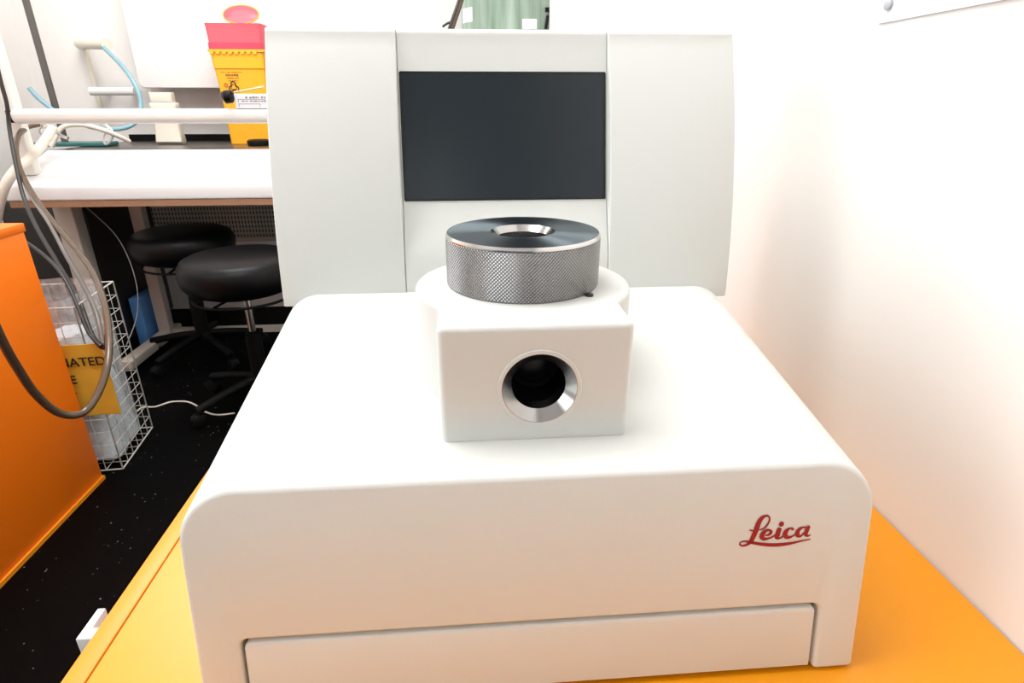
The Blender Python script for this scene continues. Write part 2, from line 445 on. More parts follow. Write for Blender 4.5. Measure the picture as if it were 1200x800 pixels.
mk('bore_floor', bm, 'dark_steel', ring)
bm = bmesh.new(); lathe(bm, [(.0030, -.002), (.0030, .0012), (.0022, .0018)], (.0845, .3865, HZ), 20)
mk('set_screw', bm, 'dark_steel', ins)

# script logo on the front face, lower right
def strokes(specs, ux, uz, P0, scale, h=.0001):
    "specs: list of [(x, y, width)...] in drawing units, y down"
    bm = bmesh.new()
    for k_, st in enumerate(specs):
        h += 4e-6
        pts = spline([(x, y, w) for x, y, w in st], 8) if len(st) > 1 else [Vector(st[0])]
        if len(pts) > 1:
            lft, rgt = [], []
            for i, p in enumerate(pts):
                t = pts[min(i+1, len(pts)-1)] - pts[max(i-1, 0)]; t = Vector((t.x, t.y)).normalized(); n = Vector((-t.y, t.x))*p.z/2
                lft.append((p.x+n.x, p.y+n.y)); rgt.append((p.x-n.x, p.y-n.y))
            for a, b_, c, d in zip(lft, lft[1:], rgt[1:], rgt):
                bm.faces.new([bm.verts.new((q[0], q[1], h)) for q in (a, b_, c, d)])
        for p in ([pts[0], pts[-1]] if len(pts) > 1 else pts):
            h += 2e-6
            bm.faces.new([bm.verts.new((p.x+p.z/2*cos(2*pi*i/16), p.y+p.z/2*sin(2*pi*i/16), h)) for i in range(16)])
    for v in bm.verts: v.co = P0 + ux*(v.co.x*scale) - uz*(v.co.y*scale*1.08) + ux.cross(uz)*v.co.z
    return bm
LG = [
 [(195,373,20), (240,384,22)],
 [(325,378,12), (370,368,24), (420,335,26), (455,275,27), (462,220,26), (438,186,26), (395,183,38), (345,215,62), (308,285,72), (285,370,74), (258,450,74), (232,515,66), (200,560,48), (150,586,34), (100,592,26), (70,575,22), (68,550,22), (100,532,24), (155,532,28), (215,548,38), (300,568,44), (420,592,48), (560,606,52), (700,605,48), (830,592,36), (960,570,24), (1080,552,18)],
 [(430,462,22), (480,450,36), (500,415,48), (478,388,30), (430,392,44), (388,430,64), (375,475,72), (405,508,54), (460,510,34), (530,486,24), (570,455,20)],
 [(615,390,72), (603,440,72), (595,490,72), (625,512,36), (680,490,22), (715,460,18)],
 [(640,310,76)],
 [(812,392,40), (780,376,24), (740,395,48), (712,440,68), (722,490,66), (765,508,44), (825,490,24), (870,460,18)],
 [(1015,380,26), (965,374,24), (915,395,48), (885,440,66), (895,485,60), (940,498,30), (985,455,22), (1015,400,22)],
 [(1035,378,58), (1020,420,64), (1010,470,62), (1035,500,34), (1078,492,18)]]
ux = Vector((1, 0, 0)); uz = Vector((0, .165, 1)).normalized()
# anchor: word starts at the left loop
zc = .851
P0 = Vector((.1715, face_y(.8725)-.0002, .8725))
bm = strokes(LG, ux, uz, P0 - ux*(60*4.7e-5) + uz*(170*1.08*4.7e-5), 4.7e-5)
mk('maker_logo', bm, 'red', ins, smooth=False)['label'] = 'red script lettering with underline swash'

# ================================================================ right wall notice
pc = [at(1030, 26, X=XW), at(1200, -1, X=XW)]
z_ = (pc[0].z+pc[1].z)/2
yA, yB_ = pc[0].y, pc[0].y-.42
bm = bmesh.new()
n = 12; fr, bk = [], []
ringsA = []
for i in range(n+1):
    t = i/n; y = yA-(yA-yB_)*t; off = .002+.006*t*t
    ringsA.append([(XW-off, y, z_), (XW-off, y, z_+.297), (XW-off+.0008, y, z_+.297), (XW-off+.0008, y, z_)])
loft(bm, ringsA)
nt_ = mk('wall_notice', bm, 'paper'); tag(nt_, 'white paper sheet pinned on right wall above the orange table', 'paper')
pp = at(1045, 5, X=XW)
bm = bmesh.new(); lathe(bm, [(.005, -.001), (.005, -.003), (.003, -.004)], (XW-.0015, pp.y, pp.z), 20, 'x')
mk('wall_pin', bm, 'grey', nt_)['label'] = 'grey pin head'

# ================================================================ orange desk at the left
dk = empty('orange_cupboard', (-1.55, 1.3, 0), 'bright orange side cupboard at far left in front of wire basket', 'cupboard')
mk('side_panel', B((-1.215, .62, .012), (-1.192, 1.655, .797)), 'orange2', dk, bevel=.0015, seg=2)
mk('edging', B((-1.2155, .62, 0), (-1.186, 1.658, .012)), 'orange_edge', dk)['label'] = 'pale orange bottom edging'
mk('worktop', B((-1.95, .60, .797), (-1.190, 1.662, .82)), 'orange2', dk, bevel=.002, seg=2)
mk('back_panel', B((-1.95, 1.635, .012), (-1.2155, 1.655, .797)), 'orange2', dk)
mk('door', B((-1.93, .60, .03), (-1.22, .62, .79)), 'orange2', dk, bevel=.002)

# ================================================================ bench
YBF = 2.36
XBL = -1.74
lb = empty('laboratory_bench', (-.7, 2.85, 0), 'long white laboratory bench with sloping front edge along the far wall', 'bench')
# sloping white front apron, profile in YZ
prof = [(2.372, .7725)] + [(2.372+.02-.02*cos(radians(a)), .838-.02+.02*sin(radians(a))) for a in (0, 20, 40, 60, 80)] + [(2.68, .934), (2.695, .934), (2.695, .905), (2.50, .7725)]
bm = bmesh.new(); loft(bm, [[(XBL, y, z) for y, z in prof], [(.30, y, z) for y, z in prof]])
mk('front_apron', bm, 'bench', lb, bevel=.008, seg=4, ang=60, sharp=50)
mk('underside_edge', B((XBL+.01, 2.376, .748), (.295, 2.69, .7715)), 'wood', lb)['label'] = 'brown chipboard edge'
mk('dark_worktop', B((XBL, 2.697, .905), (.30, 3.335, .934)), 'counter', lb, bevel=.002)['label'] = 'dark brown worktop'
mk('gap_shadow_strip', B((XBL, 3.337, .905), (.30, 3.357, .965)), 'blackp', lb)  # black strip put in for the shadow gap behind the worktop
def leg(x, w=.055):
    return B((x-w, 2.83, .05), (x, 2.88, .748))
for x in (-1.50, -.1, .29):
    mk('leg', leg(x), 'leg', lb, bevel=.004)
    mk('foot_bar', B((x-.058, 2.46, .02), (x+.002, 2.95, .06)), 'leg', lb, bevel=.004)
    bm = bmesh.new(); lathe(bm, [(.02, 0), (.02, .006), (.008, .008), (.008, .021)], (x-.028, 2.50, 0), 20)
    mk('levelling_foot', bm, 'blackp', lb)
mk('leg', B((-1.70, 2.55, 0), (-1.625, 2.62, .748)), 'leg', lb, bevel=.004)
mk('cross_bar', B((-1.50, 2.86, .03), (.23, 2.89, .06)), 'leg', lb)
# posts and rail
rail_z = at(160, 136, Y=2.41).z
rl = mk('rail', B((-1.645, 2.385, rail_z-.026), (.30, 2.435, rail_z+.026)), 'rail', lb, bevel=.02, seg=6)
rl['label'] = 'horizontal off-white rail'
mk('end_cap', B((-1.655, 2.390, rail_z-.022), (-1.6455, 2.43, rail_z+.020)), 'blackp', rl)
mk('post', B((-1.695, 2.44, .86), (-1.65, 2.485, 2.1)), 'rail', lb, bevel=.006)
mk('post', B((.24, 2.436, .86), (.285, 2.48, rail_z+.02)), 'rail', lb, bevel=.006)

cb_ = empty('dark_cupboard', (-1.8, 2.8, 0), 'black cupboard standing under the left end of the bench', 'cupboard')
mk('cabinet_body', B((-1.98, 2.66, .06), (-1.645, 3.2, .735)), 'cupboard', cb_, bevel=.004)
mk('door', B((-1.975, 2.642, .07), (-1.65, 2.659, .73)), 'cupboard', cb_, bevel=.003)
mk('plinth', B((-1.96, 2.69, 0), (-1.66, 3.18, .06)), 'blackp', cb_)
bm = bmesh.new(); bar(bm, (-1.69, 2.62, .42), (-1.69, 2.62, .60), .006, 10); bar(bm, (-1.69, 2.62, .43), (-1.69, 2.645, .43), .005, 8); bar(bm, (-1.69, 2.62, .59), (-1.69, 2.645, .59), .005, 8)
mk('handle', bm, 'grey', cb_)
bm = B((-1.634, 2.78, 0), (-1.585, 3.05, .25))  # bluish reflection put in as a solid blue block
tag(mk('blue_reflection', bm, 'blue', bevel=.008), 'slim blue block standing in for a bluish reflection between dark cupboard and bench leg', 'box')

# perforated panel
pf = empty('perforated_panel', (-.8, 3.33, .44), 'grey perforated metal panel on the wall beneath the bench worktop', 'panel')
zp = at(250, 279, Y=3.33).z
mk('sheet', B((-1.84, 3.33, zp), (.2, 3.336, .90)), 'perf', pf)
mk('frame', B((-1.84, 3.325, zp-.02), (.2, 3.345, zp-.0005)), 'leg', pf)

# ================================================================ stools
def stool(px, py, Y, label, rot, arms):
    p = at(px, py, Y=Y)
    s = empty('laboratory_stool', (p.x, p.y, 0), label, 'stool', 'black stools under the bench')
    r = .212; h = .132
    prof = [(.10, 0), (r-.05, 0), (r-.02, .012), (r-.004, .035), (r+.003, .070), (r-.002, .100), (r-.014, .118), (r-.035, .128), (.08, .132), (.02, .1322)]
    bm = bmesh.new(); lathe(bm, prof, (p.x, p.y, p.z-h*.5), 64)
    mk('seat', bm, 'black', s, sharp=60)
    bm = bmesh.new(); lathe(bm, [(.09, -.022), (.095, -.018), (.11, 0)], (p.x, p.y, p.z-h*.5), 32)
    mk('seat_plate', bm, 'blackp', s)
    bm = bmesh.new()
    q = [Vector((p.x+.18*cos(a), p.y+.18*sin(a), p.z-h*.5-.022)) for a in [2*pi*i/40 for i in range(41)]]
    tube(bm, q, .005, 8, smooth=False)
    for k in range(3):
        a = rot+2*pi*k/3; bar(bm, (p.x+.06*cos(a), p.y+.06*sin(a), p.z-h*.5-.012), (p.x+.18*cos(a), p.y+.18*sin(a), p.z-h*.5-.022), .005)
    mk('adjusting_ring', bm, 'blackp', s)
    bm = bmesh.new(); lathe(bm, [(.014, .30), (.014, p.z-h*.5-.02)], (p.x, p.y, 0), 24)
    mk('piston', bm, 'chrome', s)['label'] = 'chrome piston'
    bm = bmesh.new(); lathe(bm, [(.03, .08), (.03, .26), (.026, .30), (.016, .305)], (p.x, p.y, 0), 24)
    mk('column', bm, 'blackp', s)
    for k in range(5):
        a = rot+2*pi*k/5; d = Vector((cos(a), sin(a), 0)); c = Vector((p.x, p.y, 0))
        bm = bmesh.new(); tube(bm, [c+d*.02+Vector((0, 0, .11)), c+d*.12+Vector((0, 0, .095)), c+d*.26+Vector((0, 0, .065))], .016, 10)
        ft = mk('base_arm', bm, 'blackp', s)
        bm = bmesh.new(); w = d.cross(Vector((0, 0, 1)))
        n_ = 20; e_ = c+d*.262+Vector((0, 0, .025))
        rr_ = [[e_ + w*o_ + d*(rd*cos(2*pi*i/n_)) + Vector((0, 0, rd*sin(2*pi*i/n_))) for i in range(n_)] for o_, rd in ((-.02, .02), (-.017, .025), (.017, .025), (.02, .02))]
        loft(bm, rr_); mk('castor', bm, 'blackp', ft)
    return s
stool(215, 286, 2.66, 'round black stool, the left and farther one under the bench', .5, 5)
stool(283, 318, 2.16, 'round black stool, nearer and lower, half hidden by white instrument', .2, 5)

# ================================================================ wire basket
bo = Vector((-1.155, 1.702, 0)); rt = radians(6)
dx = Vector((-cos(rt), -sin(rt)*.9, 0)).normalized(); dy = Vector((-sin(rt)*1.2, cos(rt), 0)).normalized()
BWd, BDp, BH = .25, .27, .565
bc = bo+dx*BWd/2+dy*BDp/2
wb = empty('wire_basket', (bc.x, bc.y, 0), 'tall white wire mesh waste basket behind the orange cupboard', 'basket')
zup = Vector((0, 0, 1))
def panel(o, u, W, nu, nv, H=BH):
    bm = bmesh.new()
    for i in range(nu+1):
        r_ = .0025 if i in (0, nu) else .0012
        bar(bm, o+u*(W*i/nu)+zup*.004, o+u*(W*i/nu)+zup*H, r_, 6)
    for j in range(nv+1):
        r_ = .0025 if j in (0, nv) else .0012
        bar(bm, o+zup*(.004+(H-.004)*j/nv), o+u*W+zup*(.004+(H-.004)*j/nv), r_, 6)
    return bm
mk('mesh_panel', panel(bo, dx, BWd, 5, 12), 'wire', wb)
mk('mesh_panel', panel(bo, dy, BDp, 6, 12), 'wire', wb)
mk('mesh_panel', panel(bo+dx*BWd, dy, BDp, 6, 12), 'wire', wb)
mk('mesh_panel', panel(bo+dy*BDp, dx, BWd, 5, 12), 'wire', wb)
bm = bmesh.new()
for i in range(6): bar(bm, bo+dx*(BWd*i/5)+zup*.005, bo+dx*(BWd*i/5)+dy*BDp+zup*.005, .0016)
for i in range(7): bar(bm, bo+dy*(BDp*i/6)+zup*.005, bo+dy*(BDp*i/6)+dx*BWd+zup*.005, .0016)
mk('mesh_bottom', bm, 'wire', wb)
def wobble_ring(z, ins_, amp, seed, nn=48):
    rnd = random.Random(seed); ph = [rnd.random()*6.28 for _ in range(4)]
    out = []
    c = bo+dx*BWd/2+dy*BDp/2
    for i in range(nn):
        a = 2*pi*i/nn
        k = 1/max(abs(cos(a)), abs(sin(a)))*.97
        k = min(k, 1.25)
        w = amp*(sin(5*a+ph[0])+.6*sin(9*a+ph[1])+.4*sin(14*a+ph[2]))
        out.append(c+dx*((BWd/2-ins_+w)*k*cos(a))+dy*((BDp/2-ins_+w)*k*sin(a))+zup*(z+amp*1.5*sin(3*a+ph[3])))
    return out
def clampring(rg, m=.008):
    c = bo+dx*BWd/2+dy*BDp/2; out = []
    for p in rg:
        d = p-c; u = d.dot(dx)/dx.length; v = d.dot(dy)
        u = max(-BWd/2+m, min(BWd/2-m, u)); v = max(-BDp/2+m, min(BDp/2-m, v))
        out.append(c+dx*u+dy*v+zup*d.z)
    return out
# clear liner inside
bm = bmesh.new(); loft(bm, [clampring(wobble_ring(z, .012, .003, 3+int(z*40))) for z in (.03, .1, .2, .3, .38, .46, .52, .585)], cap=False)
tag(mk('bin_liner', bm, 'film'), 'clear plastic liner lining the wire basket', 'liner')
bm = bmesh.new()
loft(bm, [clampring(wobble_ring(z, .02+.01*k, .005, 11+k), .013) for k, z in enumerate((.03, .12, .22, .32, .40, .44))])
tag(mk('waste_bag', bm, 'tissue'), 'pale blue and white crumpled waste inside the wire basket', 'waste')
# yellow bag hung on the front
bm = bmesh.new()
fo = bo - dy*.006
ucs = [i/16 for i in range(17)]
zb, zt = at(120, 487, Y=1.69).z, at(100, 404, Y=1.69).z
rng = []
for j in range(13):
    t = j/12; z = zb+(zt-zb)*t
    row_f, row_b = [], []
    for u in ucs:
        bul = .006*sin(pi*u)*sin(pi*min(1, t*1.1))+.002*sin(u*17+t*5)*sin(t*9)
        row_f.append(fo-dx*.046+dx*((BWd+.045)*u)-dy*(.003+max(0, bul))+zup*(z+.004*sin(u*7)*(1-t)))
    for u in reversed(ucs):
        row_b.append(fo-dx*.046+dx*((BWd+.045)*u)+dy*.001+zup*(z+.004*sin(u*7)*(1-t)))
    rng.append(row_f+row_b)
loft(bm, rng)
yb = mk('hazard_bag', bm, 'bag', sharp=70); tag(yb, 'yellow contaminated waste bag with black lettering on the front of the wire basket', 'bag')
fm = Matrix((( -dx.x, 0, dy.x*-1, 0), (-dx.y, 0, -dy.y, 0), (0, 1, 0, 0), (0, 0, 0, 1)))
bm = bmesh.new()
sz_ = .0395
rx = at(123, 424, Y=1.685)
ccen = fo-dx*.0+dx*.135
def put_line(s, xr, yc_px, dz):
    t = text_mesh(s, sz_, .0003, 'RIGHT')
    p = at(xr, yc_px, Y=1.683)
    # keep on the bag plane
    d = (p-fo).dot(dx)
    pos = fo+dx*d-dy*.0125+zup*(p.z-sz_*.35)
    mm = fm.copy(); mm.translation = pos
    join(bm, t, mm)
for s_, xr_p, yp_ in (('CONTAMINATED', 122.5, 423), ('WASTE', 90, 444), ('ONLY', 92, 464)):
    bm = bmesh.new(); put_line(s_, xr_p, yp_, 0)
    mk('bag_print', bm, 'black_print', yb, smooth=False)['label'] = 'black capital letters'

# ================================================================ things on the bench
CT = .934
# sharps bin
yb0 = 3.03
bl, br = at(270, 166, Y=yb0), at(309, 166, Y=yb0)
tl = at(243, 28, Y=yb0)
bnl = bl.x; wb_ = .20; tl_x = at(247, 60, Y=yb0).x
sb = empty('sharps_bin', (bnl+wb_/2, yb0+.07, CT), 'yellow sharps bin with red top and open round flap behind the rail', 'sharps bin')
zy = at(247, 58, Y=yb0).z; ztp = at(243, 27, Y=yb0).z; zband = at(246, 50, Y=yb0).z
def brect(x0, x1, y0, y1, z, r=.015): return [(x, y, z) for x, y in rrect(x0, x1, y0, y1, r, 4)]
bm = bmesh.new()
ex = .030
loft(bm, [brect(bnl, bnl+wb_, yb0, yb0+.13, CT+.001), brect(bnl-ex*.2, bnl+wb_+ex*.2, yb0-.004, yb0+.134, CT+(zy-CT)*.5), brect(bnl-ex*.45, bnl+wb_+ex*.45, yb0-.010, yb0+.14, CT+(zy-CT)*.8), brect(bnl-ex*.5, bnl+wb_+ex*.5, yb0-.014, yb0+.144, CT+(zy-CT)*.81), brect(bnl-ex*.6, bnl+wb_+ex*.6, yb0-.016, yb0+.146, zy-.012)])
mk('container', bm, 'yellow', sb, sharp=30)
bm = bmesh.new()
x0 = bnl-ex*.6-.004
for i in range(8):
    box(bm, (x0+.006+i*.027, yb0-.022, zy-.020), (x0+.024+i*.027, yb0-.0165, zy-.001))
box(bm, (x0, yb0-.021, zy-.011), (bnl+wb_+ex*.6+.004, yb0+.15, zy))
mk('clip_rim', bm, 'yellow', sb, bevel=.001, seg=1)
bm = bmesh.new(); loft(bm, [brect(x0+.001, bnl+wb_+ex*.6, yb0-.018, yb0+.148, zy+.0005), brect(x0+.001, bnl+wb_+ex*.6, yb0-.018, yb0+.148, zband)])
mk('collar', bm, 'pinkdk', sb)['label'] = 'dark red band below the lid'
bm = bmesh.new(); loft(bm, [brect(x0+.004, bnl+wb_+ex*.6-.003, yb0-.013, yb0+.143, zband+.0005), brect(x0-.002, bnl+wb_+ex*.6+.002, yb0-.006, yb0+.13, ztp-.012), brect(x0-.004, bnl+wb_+ex*.6+.003, yb0-.008, yb0+.13, ztp)])
lid = mk('lid', bm, 'pink', sb, sharp=30); lid['label'] = 'pinkish red lid'
fc = at(282, 17, Y=yb0+.03)
bm = bmesh.new()
fr_ = []
for r_, o_ in ((.030, .0), (.066, .0), (.070, .003), (.070, .007), (.066, .010), (.03, .010)):
    fr_.append([Vector((fc.x+r_*1.1*cos(2*pi*i/48), fc.y+o_+.35*r_*sin(2*pi*i/48), fc.z+.56*r_*sin(2*pi*i/48)-.25*o_)) for i in range(48)])
loft(bm, fr_)
fl = mk('flap', bm, 'pink', sb); fl['label'] = 'round open flap'
bm = bmesh.new(); tube(bm, [Vector((fc.x+.071*1.1*cos(2*pi*i/48), fc.y+.003+.35*.071*sin(2*pi*i/48), fc.z+.56*.071*sin(2*pi*i/48))) for i in range(49)], .003, 8, smooth=False)
mk('flap_rim', bm, 'yellow', fl)
bm = bmesh.new(); box(bm, (fc.x-.035, fc.y, ztp-.001), (fc.x+.02, fc.y+.012, fc.z-.02))
mk('hinge', bm, 'pink', sb)
# print on the bin
def sfy(z): return yb0-.010*(z-CT)/((zy-CT)*.8)
def decal(px, py): p = at(px, py, Y=yb0-.008); return p
bm = bmesh.new()
fm2 = Matrix(((1,0,0,0), (0,0,-1,0), (0,1,0,0), (0,0,0,1)))
def marks(bm, x0, x1, zc_, h_, y0_, w0, seed):
    "a line of print too small to read: short broken strokes"
    rnd = random.Random(seed); x = x0
    while x < x1:
        w_ = w0*(.5+rnd.random())
        box(bm, (x, y0_-.0004, zc_-h_*.5*(.6+.4*rnd.random())), (min(x+w_, x1), y0_, zc_+h_*.5*(.6+.4*rnd.random()))); x += w_+w0*.45*(1 if rnd.random() < .8 else 3)
for px0, px1, py, hh_, w_ in ((259, 284, 84.5, .0035, .006), (264.5, 280, 88, .010, .006), (266, 280, 91.5, .004, .004), (268, 279, 94.5, .004, .004)):
    p0_, p1_ = decal(px0, py), decal(px1, py); marks(bm, p0_.x, p1_.x, p0_.z, hh_, sfy(p0_.z)-.0012, w_, py)
mk('label_print', bm, 'brown_print', sb, smooth=False)
# biohazard symbol
p = decal(274, 102)
bm = bmesh.new(); rs = .013
def arcstrip(bm, cx, cz, r0, r1, a0, a1, y, n=20):
    A = [(a0+(a1-a0)*i/n) for i in range(n+1)]
    for a, b_ in zip(A, A[1:]):
        bm.faces.new([bm.verts.new((cx+r*cos(t), y, cz+r*sin(t))) for r, t in ((r0, a), (r1, a), (r1, b_), (r0, b_))])
for k in range(3):
    a = pi/2+2*pi*k/3
    arcstrip(bm, p.x+rs*cos(a), p.z+rs*sin(a), rs*.62, rs*.98, a-2.45, a+2.45, sfy(p.z)-.0014)
arcstrip(bm, p.x, p.z, rs*.85, rs*1.05, 0, 2*pi, sfy(p.z)-.0014, 28)
mk('hazard_symbol', bm, 'black_print', sb, smooth=False)
p = decal(265, 100); bm = bmesh.new(); arcstrip(bm, p.x, p.z, .006, .009, 0, 2*pi, sfy(p.z)-.0014, 24)
mk('red_mark', bm, 'red', sb, smooth=False)

# carton and tool on the rail
rt_z = rail_z+.0262
cl = at(276, 118, Y=2.40)
ca = empty('white_carton', (cl.x+.06, 2.41, rt_z), 'small white printed carton resting on the rail in front of sharps bin', 'carton')
ch = at(276, 110, Y=2.395).z-rt_z
mk('box', B((cl.x, 2.392, rt_z), (cl.x+.14, 2.43, rt_z+ch)), 'paper', ca, bevel=.001, seg=1)
bm = bmesh.new()
marks(bm, cl.x+.04, cl.x+.115, rt_z+ch-.012, .008, 2.3917, .006, 5)
marks(bm, cl.x+.025, cl.x+.115, rt_z+ch*.5, .005, 2.3917, .006, 6)
for zf, xa, xb in ((.62, .012, .11), (.3, .012, .09)):
    for (a, b_, c, d) in ((xa, xb, zf, zf+.03), (xa, xa+.002, zf-.2, zf+.03), (xb-.002, xb, zf-.2, zf+.03)):
        box(bm, (cl.x+a, 2.3912, rt_z+ch*c), (cl.x+b_, 2.3918, rt_z+ch*d))
mk('print', bm, 'grey_print', ca, smooth=False)
tp = empty('hand_tool', (cl.x, 2.41, rt_z+ch), 'brass rod tool with thick black tip lying on the white carton', 'tool')
a, b_ = at(275, 111, Y=2.40), at(309, 103, Y=2.42)
a.z = max(a.z, rt_z+ch+.005)
bm = bmesh.new(); bar(bm, a, b_+Vector((0, 0, .002)), .004, 10); bar(bm, a+Vector((0, .01, 0)), b_+Vector((.0, .008, .008)), .003, 8)
mk('rod', bm, 'brass', tp)
p = at(267, 113, Y=2.40)
bm = bmesh.new()
loft(bm, [[(p.x+xo, 2.40-s*.5+s*cos(2*pi*i/16), p.z+zo+s*sin(2*pi*i/16)) for i in range(16)] for xo, zo, s in ((-.019, .003, .006), (-.016, .002, .014), (-.004, -.002, .023), (.018, .0, .022), (.023, .001, .012))])
mk('tip', bm, 'black', tp)['label'] = 'thick black tip'
p = at(301, 170, z=CT)
bm = bmesh.new(); lathe(bm, [(.045, 0), (.05, .004), (.05, .02), (.04, .026)], (p.x+.01, p.y, CT), 32)
tag(mk('black_dish', bm, 'black'), 'low round black dish on the worktop before the sharps bin', 'dish')

# cream dispenser bottle
p = at(196, 169, z=CT)
cbt = empty('plastic_bottle', (p.x, p.y+.03, CT), 'cream plastic bottle with flat cap on the dark worktop', 'bottle')
Yp = p.y
xl, xr_ = at(181, 160, Y=Yp).x, at(212, 160, Y=Yp).x
w = xr_-xl
zt1, zt2 = at(190, 120, Y=Yp).z, at(190, 108, Y=Yp).z
bm = bmesh.new()
cx_ = (xl+xr_)/2
loft(bm, [brect(cx_-w*a, cx_+w*a, Yp-b1, Yp+.06, z, .012) for a, b1, z in ((.46, -.004, CT+.001), (.5, .006, CT+.012), (.47, 0, CT+.05), (.46, -.006, CT+.12), (.5, -.006, zt1-.02), (.5, -.006, zt1-.005), (.47, -.01, zt1))])
mk('bottle_body', bm, 'cream', cbt, sharp=50)
bm = bmesh.new(); loft(bm, [brect(cx_-w*.42, cx_+w*.40, Yp+.008, Yp+.055, z, .01) for z in (zt1+.0005, zt2)])
mk('cap', bm, 'cream', cbt, bevel=.003)

# retort stand
p = at(88, 171, z=CT)
rs_ = empty('retort_stand', (p.x, p.y, CT), 'retort stand with teal base and dark upright rod on the bench left end', 'stand')
bm = bmesh.new(); loft(bm, [brect(p.x-.17, p.x+.17, p.y-.06, p.y+.06, z, .02) for z in (CT+.001, CT+.018)])
mk('base', bm, 'teal', rs_, bevel=.004)['label'] = 'teal base plate'
q = at(76, 165, Y=p.y)
bm = bmesh.new(); bar(bm, (q.x, p.y, CT+.018), (q.x, p.y, 1.9), .014, 14)
mk('rod', bm, 'rod', rs_)
# clamp
c = at(52, 148, Y=2.62)
cp_ = empty('steel_clamp', c, 'small bright steel hose clamp on the pale hoses under the rail', 'clamp')
bm = bmesh.new()
tube(bm, [at(45, 143, Y=2.6), at(52, 148, Y=2.6), at(60, 149, Y=2.6), at(70, 158, Y=2.6), at(80, 162, Y=2.6)], .007, 8)
tube(bm, [at(48, 150, Y=2.6), at(47, 155, Y=2.6), at(53, 160, Y=2.6)], .006, 8)
mk('jaw', bm, 'chrome', cp_)
bm = bmesh.new(); lathe(bm, [(.008, -.02), (.011, -.016), (.011, .0), (.006, .01)], at(49, 144, Y=2.6), 14)
mk('screw', bm, 'chrome', cp_)

# wall tap and bar
p = at(93, 52, Y=3.30); p2 = at(124, 52, Y=3.18)
tp_ = empty('wall_spigot', (p.x, YB, p.z), 'cream hose spigot projecting from the far wall above the rail', 'spigot')
bm = bmesh.new(); tube(bm, [Vector((p.x-.005, YB-.001, p.z)), Vector((p.x, 3.31, p.z)), Vector((p.x+.03, 3.27, p.z)), p2], .023, 16)
mk('nozzle', bm, 'cream', tp_)
bm = bmesh.new(); d_ = (p2-p).normalized(); tube(bm, [p2-d_*.004, p2+d_*.010], .026, 16, smooth=False)
mk('nozzle_tip', bm, 'cream', tp_)
bm = bmesh.new(); b1 = at(115, 128, Y=3.33); bar(bm, (p.x+.005, 3.335, CT+.07), (p.x+.005, 3.335, p.z-.02), .012, 12)
mk('down_pipe', bm, 'cream', tp_)
p, q = at(106, 107, Y=3.26), at(158, 107, Y=3.26)
tr = empty('wall_bar', ((p.x+q.x)/2, 3.28, p.z), 'short white bar fixed to far wall below the hose spigot', 'bar')
bm = bmesh.new(); bar(bm, p, (q.x, p.y, p.z), .019, 16); mk('tube', bm, 'white', tr)
for bx_ in (p.x+.03, q.x-.05): mk('bracket', B((bx_, 3.28, p.z-.012), (bx_+.02, YB-.001, p.z+.012)), 'white', tr)

# big white panel on the wall
p = at(164, 103, Y=3.20)
bm = bmesh.new()
o = rrect(p.x, .25, p.z, 2.3, .03, 6)
loft(bm, [[(x, 3.20, z) for x, z in o], [(x, 3.30, z) for x, z in o]])
wp_ = empty('wall_cabinet', ((p.x+.25)/2, 3.28, p.z), 'large smooth white cabinet hung on the far wall above the bench', 'cabinet')
mk('front_panel', bm, 'bench', wp_, bevel=.004)
mk('cabinet_back', B((p.x+.03, 3.3005, p.z+.03), (.22, YB-.002, 2.27)), 'bench', wp_)
# splashback strip beneath
pz0, pz1 = at(200, 141, Y=3.34).z, p.z
struct(mk('trim_1', B((p.x-.02, 3.345, pz0), (.3, 3.358, 1.30)), mat('splashback', (.72, .64, .61), .5)))

# green housing above the instrument
gl, gr = at(527, 32, Y=2.95), at(645, 32, Y=2.95)
ge = empty('green_housing', ((gl.x+gr.x)/2, 3.05, CT), 'glossy pale green upright apparatus with paper labels rising behind the instrument', 'apparatus')
xa, xb = at(541, 20, Y=2.95).x, gr.x-.003
bm = bmesh.new()
ol = []
for i in range(13):
    a = radians(180+90*i/12); ol.append((xa+.16+.16*cos(a), 3.11+.16*sin(a)))
ol += [(xb-.01, 2.95), (xb, 2.96), (xb, 3.17), (xa, 3.17)]
loft(bm, [[(x, y, z) for x, y in ol] for z in (CT+.001, 2.0)])
mk('shell', bm, 'green', ge, sharp=50)
def patch(px, py, pw, phh, nm, mt, Y=2.95, th=.0015):
    a, b_ = at(px, py, Y=Y), at(px+pw, py+phh, Y=Y)
    return mk(nm, B((a.x, Y-th, b_.z), (b_.x, Y-.0002, a.z)), mt, ge)
patch(612, 22, 17, 12, 'paper_label', 'paper')['label'] = 'white paper label'
patch(639, 9, 4, 5, 'catch', 'black', th=.01)
bm = bmesh.new(); bar(bm, at(642, 18, Y=2.945), at(639.5, 34, Y=2.945), .006, 8); mk('catch_lever', bm, 'black', ge)
a = at(546, 18, Y=3.03)
bm = bmesh.new()
ra = .1605
def cyl(aa, z): return (xa+.16+ra*cos(radians(aa)), 3.11+ra*sin(radians(aa)), z)
zs0, zs1 = at(545, 26, Y=3.02).z, at(545, 9, Y=3.02).z
cols = [[cyl(aa, z) for z in (zs0, zs1)] for aa in (196, 206, 216, 226)]
vs = [[bm.verts.new(q) for q in c_] for c_ in cols]
for u, v in zip(vs, vs[1:]): bm.faces.new((u[0], v[0], v[1], u[1]))
mk('side_label', bm, 'paper', ge)
hg = empty('black_hose', at(533, 30, Y=2.92), 'pair of thin dark hoses leaning beside the green apparatus', 'hose')
